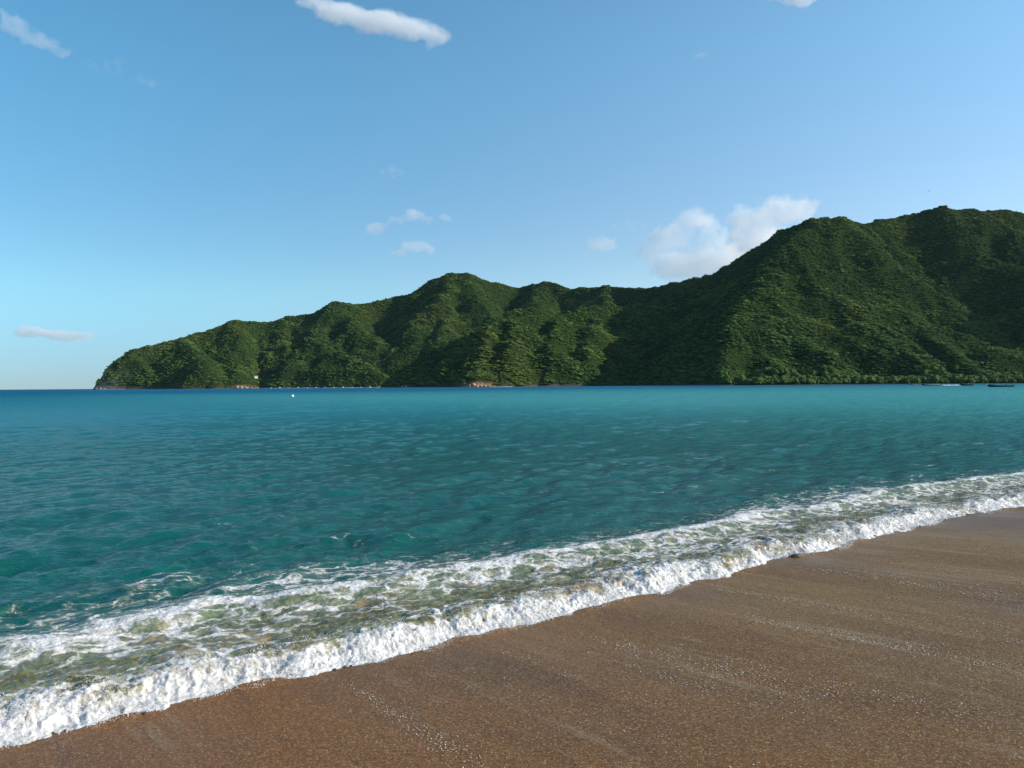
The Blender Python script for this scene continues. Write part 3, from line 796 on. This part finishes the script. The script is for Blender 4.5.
def lumpy(name, r, seed, mat, sub=2, amp=0.25, flat=0.7, parent=None):
    rnd = random.Random(seed); bm = bmesh.new()
    bmesh.ops.create_icosphere(bm, subdivisions=sub, radius=1.0)
    ax = [Vector((rnd.gauss(0, 1), rnd.gauss(0, 1), rnd.gauss(0, 1))).normalized() for _ in range(9)]
    for v in bm.verts:
        d = v.co.normalized(); k = 1.0
        for i, q in enumerate(ax):
            k -= amp * max(0, d.dot(q) - 0.62) * (1.3 if i % 2 else 0.7)
        k += rnd.uniform(-.04, .04)
        v.co = Vector((d.x * k * r, d.y * k * r * 0.8, d.z * k * r * flat))
    return bm_obj(name, bm, mat, parent, smooth=False)
PEB = simple_mat('dark wet pebble', (0.050, 0.030, 0.020), 0.35, 0.5, 60)
for i, (px, py, r) in enumerate([(53,732,.010),(65,730,.012),(96,723,.010),(118,720,.014),(125,718,.012),(144,714,.018),(199,698,.012),(237,690,.013),(248,687,.011),
        (257,685,.015),(264,683,.012),(335,669,.014),(345,666,.014),(351,665,.010),(412,653,.010),(551,619,.012),(875,536,.022),(901,530,.018),(920,526,.018),(957,516,.032),(968,515,.024)]):
    s0, n0 = sn_of(px, py, 0.01)
    x0, y0 = s0 * SU[0] + n0 * SN[0], s0 * SU[1] + n0 * SN[1]
    o = lumpy('pebble', r, 40 + i, PEB); o.location = (x0, y0, float(sand_z(s0, n0)) + r * .35); o.rotation_euler.z = i * 1.7
    tag(o, 'small dark wet pebble at the toe of the white foam', 'pebble', 'pebbles along the foam edge')
s0, n0 = sn_of(795, 557, 0.01)
o = lumpy('stone', 0.055, 99, PEB, 3, flat=0.5); o.location = (s0 * SU[0] + n0 * SN[0], s0 * SU[1] + n0 * SN[1], float(sand_z(s0, n0)) + .012); o.rotation_euler.z = .3
tag(o, 'largest dark stone half buried in the notch of the foam edge', 'stone')

# ------------------------------------------------------------------ far shore: boulders, breaking foam, house
def shore_Y(px):
    yy = np.arange(1200, 3200, 2.0); h = th_at((px - 512) / F_PX * yy, yy)
    k = np.argmax(h > 0.3); return float(yy[k])
ORANGE = simple_mat('orange weathered rock', (0.33, 0.215, 0.15), 0.9, 0.5, 0.6)
GREY = simple_mat('grey sea rock', (0.16, 0.15, 0.13), 0.9, 0.5, 0.6)
PALE = simple_mat('pale sun bleached rock', (0.50, 0.42, 0.34), 0.9, 0.35, 0.6)
def boulders(spots, mat, label, group):
    for i, (px, r, lift) in enumerate(spots):
        Yb = shore_Y(px) - 2
        o = lumpy('boulder', r * .85, int(px * 7), mat, 3, 0.42, 0.8)
        o.location = ((px - 512) / F_PX * Yb, Yb + lift * 1.0, lift + 0.1 * r); o.rotation_euler = (0.2 * (i % 3), 0.1, px)
        tag(o, label, 'boulder', group)
boulders([(470,5,1.5),(473.5,6,3.5),(477,5,1),(481,4,1.2),(485,4.5,.8),(489,3.5,.5)], ORANGE, 'orange rock at the foot of the dark middle promontory', 'orange rocks below the middle promontory')
boulders([(237,8,3),(241,8,2),(246,6,1.5),(251,5,1)], ORANGE, 'orange rock at the foot of the left headland near the small house', 'orange rocks below the headland')
boulders([(403,4,1.5),(406,3,1)], PALE, 'pale pink rock at the left toe of the middle promontory', 'pale rocks at the promontory toe')
boulders([(96.5,6,1),(100,7,2),(104,5,1)], GREY, 'dark grey rock standing in the sea off the headland tip', 'rocks off the headland tip')
boulders([(x_, 2.4 + (i * 7 % 5) * .5, .5) for i, x_ in enumerate(range(262, 384, 9))], PALE, 'low pale rock along the waterline of the left headland', 'low rocks along the headland shore')
t = NT('far surf'); t.principled(t.mix(t.noise(t.pos(), .6, 4), (0.45, 0.5, 0.5), (0.9, 0.9, 0.9)), 0.7)
FARFOAM = t.m
def foam_ribbon(name, pts, wdt, label, cat):
    bm = bmesh.new(); rnd = random.Random(len(pts)); prev = None
    for i, (x_, y_) in enumerate(pts):
        k = (0.3 + rnd.random()) * wdt * (0.25 if i in (0, len(pts) - 1) else 1)
        row = [bm.verts.new((x_, y_ - k, 0.02)), bm.verts.new((x_, y_, 0.35 * k / wdt + .15)), bm.verts.new((x_, y_ + k, 0.02))]
        if prev: 
            for a_ in (0, 1): bm.faces.new((prev[a_], row[a_], row[a_ + 1], prev[a_ + 1]))
        prev = row
    o = bm_obj(name, bm, FARFOAM, smooth=True); tag(o, label, cat, kind='stuff'); return o
foam_ribbon('shore_foam', [((p_ - 512) / F_PX * (shore_Y(p_) - 9), shore_Y(p_) - 9) for p_ in np.arange(492, 514, 1.0)], 6, 'white breaker at the foot of the middle promontory', 'foam')
foam_ribbon('shore_foam', [((p_ - 512) / F_PX * (shore_Y(p_) - 7), shore_Y(p_) - 7) for p_ in np.arange(262, 386, 2.0)], 2.6, 'thin line of surf along the shore of the left headland', 'foam')
foam_ribbon('shore_foam', [((p_ - 512) / F_PX * (shore_Y(p_) - 7), shore_Y(p_) - 7) for p_ in np.arange(96, 128, 2.0)], 4, 'thin line of surf round the headland tip', 'foam')

WHITE = simple_mat('white painted wall', (0.78, 0.77, 0.73), 0.7, 0.08)
ROOF = simple_mat('pale roof sheet', (0.50, 0.45, 0.40), 0.6, 0.2)
DARK = simple_mat('dark opening', (0.02, 0.02, 0.022), 0.4, 0.2)
def box(bm, c, s):
    r_ = bmesh.ops.create_cube(bm, size=1.0)
    for v in r_['verts']: v.co = Vector((v.co.x * s[0] + c[0], v.co.y * s[1] + c[1], v.co.z * s[2] + c[2]))
hx, hy, hz = HOUSE
H = empty('house', (hx, hy, hz), 0.35)
tag(H, 'small white house alone among the trees on the left headland', 'house')
bm = bmesh.new(); box(bm, (0, 0, 1.2), (10, 6.5, 6.4)); bm_obj('wall', bm, WHITE, H)
bm = bmesh.new()
vs = [bm.verts.new(c) for c in [(-5.6,-4,4.3),(5.6,-4,4.3),(5.6,4,4.3),(-5.6,4,4.3),(-5.6,0,6.2),(5.6,0,6.2)]]
for f in ((0,1,5,4),(2,3,4,5),(0,4,3),(1,2,5),(3,2,1,0)): bm.faces.new([vs[i] for i in f])
bm_obj('roof', bm, ROOF, H)
for wx_ in (-3, 3):
    bm = bmesh.new(); box(bm, (wx_, -3.27, 2.3), (1.5, .1, 1.3)); bm_obj('window', bm, DARK, H)
bm = bmesh.new(); box(bm, (0, -3.27, 1.2), (1.2, .1, 2.3)); bm_obj('door', bm, DARK, H)

# ------------------------------------------------------------------ boats
def hull_bm(Lh, beam, depth, t_=0.06):
    bm = bmesh.new(); NS = 22; rings = []
    for inner in (0, 1):
        grid = []
        for i in range(NS + 1):
            u = i / NS; x = (u - 0.5) * Lh                      # u=0 stern, 1 bow
            b = beam / 2 * (1 - max(0, (u - 0.45) / 0.55) ** 2.2) * (0.82 + 0.18 * min(1, u / 0.3))
            sheer = depth * (1 + 0.55 * max(0, (u - 0.5) / 0.5) ** 2)
            keel = depth * 0.85 * max(0, (u - 0.72) / 0.28) ** 2.5
            if inner: b = max(0.01, b - t_); keel += t_ * 2
            row = []
            for j in range(-5, 6):
                a = abs(j) / 5
                yy = math.copysign(b * (a ** 0.55), j) if j else 0
                zz = keel + (sheer - keel) * (a ** 2.4)
                row.append(bm.verts.new((x + 0.25 * max(0, u - .8) * a * 2, yy, zz - 0.22 * depth)))
            grid.append(row)
        for i in range(NS):
            for j in range(10):
                q = (grid[i][j], grid[i+1][j], grid[i+1][j+1], grid[i][j+1])
                bm.faces.new(q if inner else q[::-1])
        rings.append(grid)
    o_, i_ = rings
    for i in range(NS):
        for j in (0, 10):
            bm.faces.new((o_[i][j], o_[i+1][j], i_[i+1][j], i_[i][j]))
    for k_ in range(10):
        bm.faces.new((o_[0][k_], o_[0][k_+1], i_[0][k_+1], i_[0][k_])); bm.faces.new((o_[NS][k_], o_[NS][k_+1], i_[NS][k_+1], i_[NS][k_]))
    bm.faces.new([o_[0][k_] for k_ in range(11)])
    bmesh.ops.recalc_face_normals(bm, faces=bm.faces)
    return bm
def make_boat(loc, rz, Lh, beam, depth, hullc, trimc, label, canopy=False, group=None):
    B = empty('boat', loc, rz); tag(B, label, 'boat', group)
    hm = simple_mat('boat hull paint', hullc, 0.4, 0.25, 2); tm = simple_mat('boat trim paint', trimc, 0.4, 0.2, 2)
    bm_obj('hull', hull_bm(Lh, beam, depth), hm, B, True)
    for sy in (-1, 1):                                      # rubbing rail follows the sheer
        bm = bmesh.new(); prev = None
        for i in range(19):
            u = i / 20
            b = beam / 2 * (1 - max(0, (u - 0.45) / 0.55) ** 2.2) * (0.82 + 0.18 * min(1, u / 0.3))
            z_ = depth * (1 + 0.55 * max(0, (u - 0.5) / 0.5) ** 2) - .22 * depth
            ring = [bm.verts.new(((u - .5) * Lh, sy * (b + dy), z_ + dz)) for dy, dz in ((-.05, -.08), (.06, -.08), (.06, .05), (-.05, .05))]
            if prev:
                for k_ in range(4): bm.faces.new((prev[k_], prev[(k_+1) % 4], ring[(k_+1) % 4], ring[k_]))
            else: bm.faces.new(ring)
            prev = ring
        bm.faces.new(prev); bmesh.ops.recalc_face_normals(bm, faces=bm.faces)
        bm_obj('rubbing_rail', bm, tm, B)
    for u in (0.2, 0.42, 0.62):
        bm = bmesh.new(); box(bm, ((u - .5) * Lh, 0, depth * .42), (0.35, beam * .8, 0.06)); bm_obj('bench', bm, tm, B)
    mo = empty('outboard_motor', (0, 0, 0)); mo.parent = B; mo.location = (-Lh / 2 - .15, 0, 0)
    bm = bmesh.new(); box(bm, (0, 0, depth + .25), (0.42, 0.34, 0.52)); bmesh.ops.bevel(bm, geom=bm.edges[:], offset=.09, segments=3, affect='EDGES'); bm_obj('cowling', bm, DARK, mo, True)
    bm = bmesh.new(); box(bm, (0, 0, depth * .35), (0.16, 0.14, depth * 1.3)); bm_obj('shaft', bm, DARK, mo)
    if canopy:
        for sx in (-1.1, 1.1):
            for sy in (-1, 1):
                bm = bmesh.new(); bmesh.ops.create_cone(bm, segments=8, radius1=.04, radius2=.04, depth=1.5, matrix=Matrix.Translation((sx, sy * beam * .36, depth * .5 + .75))); bm_obj('post', bm, WHITE, B)
        bm = bmesh.new(); bmesh.ops.create_grid(bm, x_segments=8, y_segments=6, size=1)
        for v in bm.verts: v.co = Vector((v.co.x * 1.5, v.co.y * beam * .45, depth * .5 + 1.62 - .16 * v.co.y ** 2))
        bmesh.ops.solidify(bm, geom=bm.faces[:], thickness=.05); bm_obj('canopy', bm, WHITE, B)
    return B
SKIN = simple_mat('skin', (0.25, 0.13, 0.08), 0.6, .1); HAIR = simple_mat('hair', (0.02, 0.015, 0.012), 0.6, .2)
def skinned(name, verts, edges, radii_, mat, parent, sub=2):
    me = bpy.data.meshes.new(name); me.from_pydata(verts, edges, []); me.update()
    o = link(name, me, mat, parent)
    sk = o.modifiers.new('skin', 'SKIN')
    for v, r_ in zip(me.skin_vertices[0].data, radii_): v.radius = (r_, r_)
    me.skin_vertices[0].data[0].use_root = True
    sb = o.modifiers.new('sub', 'SUBSURF'); sb.levels = sb.render_levels = sub
    return o
def person(loc, rz, shirt, label, reach=False):
    """seated figure, hips at the origin, facing +x"""
    Pn = empty('person', loc, rz); tag(Pn, label, 'person')
    v = [(0,0,0.05),(0,0,.28),(0,0,.47),(0.02,0,.58),(0.03,0,.70),(0.03,0,.78)]
    r_ = [.15,.14,.13,.06,.095,.08]; e = [(0,1),(1,2),(2,3),(3,4),(4,5)]
    for sy in (-1, 1):
        k = len(v)
        hand = [(-.18, sy * .27, .22), (-.34, sy * .25, .26)] if (reach and sy > 0) else [(.10, sy * .25, .22), (.33, sy * .17, .16)]
        v += [(0, sy * .19, .47), hand[0], hand[1], (hand[1][0] * 1.25, hand[1][1], hand[1][2])]
        r_ += [.065, .048, .032, .03]; e += [(2, k), (k, k+1), (k+1, k+2), (k+2, k+3)]
        k = len(v)
        v += [(.03, sy * .10, 0), (.44, sy * .13, .05), (.48, sy * .13, -.34), (.62, sy * .13, -.38)]
        r_ += [.10, .07, .05, .04]; e += [(0, k), (k, k+1), (k+1, k+2), (k+2, k+3)]
    skinned('body', v, e, r_, SKIN, Pn)
    sm = simple_mat('shirt cloth', shirt, 0.8, .15, 6)
    vs_ = [(0,0,.02),(0,0,.28),(0,0,.47)]; rs_ = [.18,.17,.16]; es_ = [(0,1),(1,2)]
    for sy in (-1, 1):
        k = len(vs_); vs_ += [(0, sy * .2, .47), (.03 if not (reach and sy > 0) else -.06, sy * .235, .36)]; rs_ += [.085, .075]; es_ += [(2, k), (k, k+1)]
    skinned('shirt', vs_, es_, rs_, sm, Pn)
    bm = bmesh.new(); bmesh.ops.create_icosphere(bm, subdivisions=2, radius=.112, matrix=Matrix.Translation((.01, 0, .775)))
    bmesh.ops.delete(bm, geom=[q for q in bm.verts if q.co.z < .73 and q.co.x > 0], context='VERTS'); bm_obj('hair', bm, HAIR, Pn, True)
    return Pn
def on_sea(px, wl_px, Yd): 
    return ((px - 512) / F_PX * Yd, Yd, 0.0)
def seat(boat, dx, dz): 
    c, s_ = math.cos(boat.rotation_euler.z), math.sin(boat.rotation_euler.z)
    return (boat.location.x + dx * c, boat.location.y + dx * s_, dz)
b1 = make_boat(on_sea(1000, 0, 330), math.pi + .06, 11.2, 2.3, 0.95, (0.018,0.022,0.035), (0.06,0.03,0.03), 'long low dark open boat with outboard motor, rightmost of the boats')
person(seat(b1, -2.6, .62), b1.rotation_euler.z, (0.03,0.035,0.05), 'person in dark clothes sitting near the stern of the long dark boat', True)
b2 = make_boat(on_sea(966.5, 0, 500), math.pi - .2, 7.4, 2.2, 1.25, (0.015,0.02,0.03), (0.35,0.34,0.32), 'short dark boat second from the right in front of the far shore')
person(seat(b2, -1.2, .95), b2.rotation_euler.z + .4, (0.75,0.72,0.68), 'person in a white shirt sitting in the short dark boat', True)
person(seat(b2, -2.7, 1.0), b2.rotation_euler.z, (0.55,0.42,0.38), 'person in a pinkish shirt at the stern of the short dark boat', True)
b3 = make_boat(on_sea(930, 0, 560), math.pi + .05, 13.0, 2.4, 1.1, (0.05,0.03,0.045), (0.80,0.78,0.76), 'long boat with pale rail and passengers trailing a white wake')
for dx, c_, w_ in ((3.0, (0.8,0.76,0.74), 'white shirt in the bow'), (.2, (0.45,0.12,0.10), 'red shirt amidships'), (-2.0, (0.78,0.75,0.72), 'pale shirt behind the red one'), (-4.6, (0.05,0.05,0.08), 'dark shirt at the motor')):
    person(seat(b3, dx, .75), b3.rotation_euler.z, c_, 'passenger with ' + w_ + ' of the boat with the wake')
b4 = make_boat(on_sea(912.5, 0, 830), math.pi + .3, 8.0, 2.1, 1.0, (0.03,0.035,0.04), (0.3,0.25,0.22), 'smallest and farthest dark boat, leftmost of the boats')
Yw = 556
foam_ribbon('boat_wake', [((p_ - 512) / F_PX * Yw, Yw - .5 + .4 * math.sin(p_)) for p_ in np.arange(941, 959, .5)], 2.6, 'white wake streaming behind the boat with passengers', 'wake')
# buoy
bx, by, _ = on_sea(292.5, 0, 172)
Bu = empty('buoy', (bx, by, 0)); tag(Bu, 'small white buoy floating alone in front of the left headland', 'buoy')
bm = bmesh.new(); bmesh.ops.create_uvsphere(bm, u_segments=20, v_segments=14, radius=.27, matrix=Matrix.Translation((0,0,.14)) @ Matrix.Diagonal((1.15,1,.9,1))); bm_obj('float', bm, WHITE, Bu, True)
bm = bmesh.new(); bmesh.ops.create_cone(bm, cap_ends=True, segments=12, radius1=.07, radius2=.05, depth=.16, matrix=Matrix.Translation((0,0,.44))); bm_obj('neck', bm, WHITE, Bu, True)
# bird far off over the mountain
bp = at_depth(929, 191, 420)
bird_v = [(.45,0,0),(.2,0,.02),(-.1,0,0),(-.4,0,.0),(.1,.28,.10),(0,.62,.07),(-.1,.95,-.02),(.1,-.28,.10),(0,-.62,.07),(-.1,-.95,-.02)]
o = skinned('bird', bird_v, [(0,1),(1,2),(2,3),(1,4),(4,5),(5,6),(1,7),(7,8),(8,9)], [.04,.10,.11,.05,.07,.05,.02,.07,.05,.02], DARK, None, 1)
for v, k in zip(o.data.skin_vertices[0].data, [.04,.10,.11,.05,.07,.05,.02,.07,.05,.02]): pass
o.location = bp; o.rotation_euler = (0.1, 0, -1.3); tag(o, 'tiny dark bird gliding high above the big mountain', 'bird')
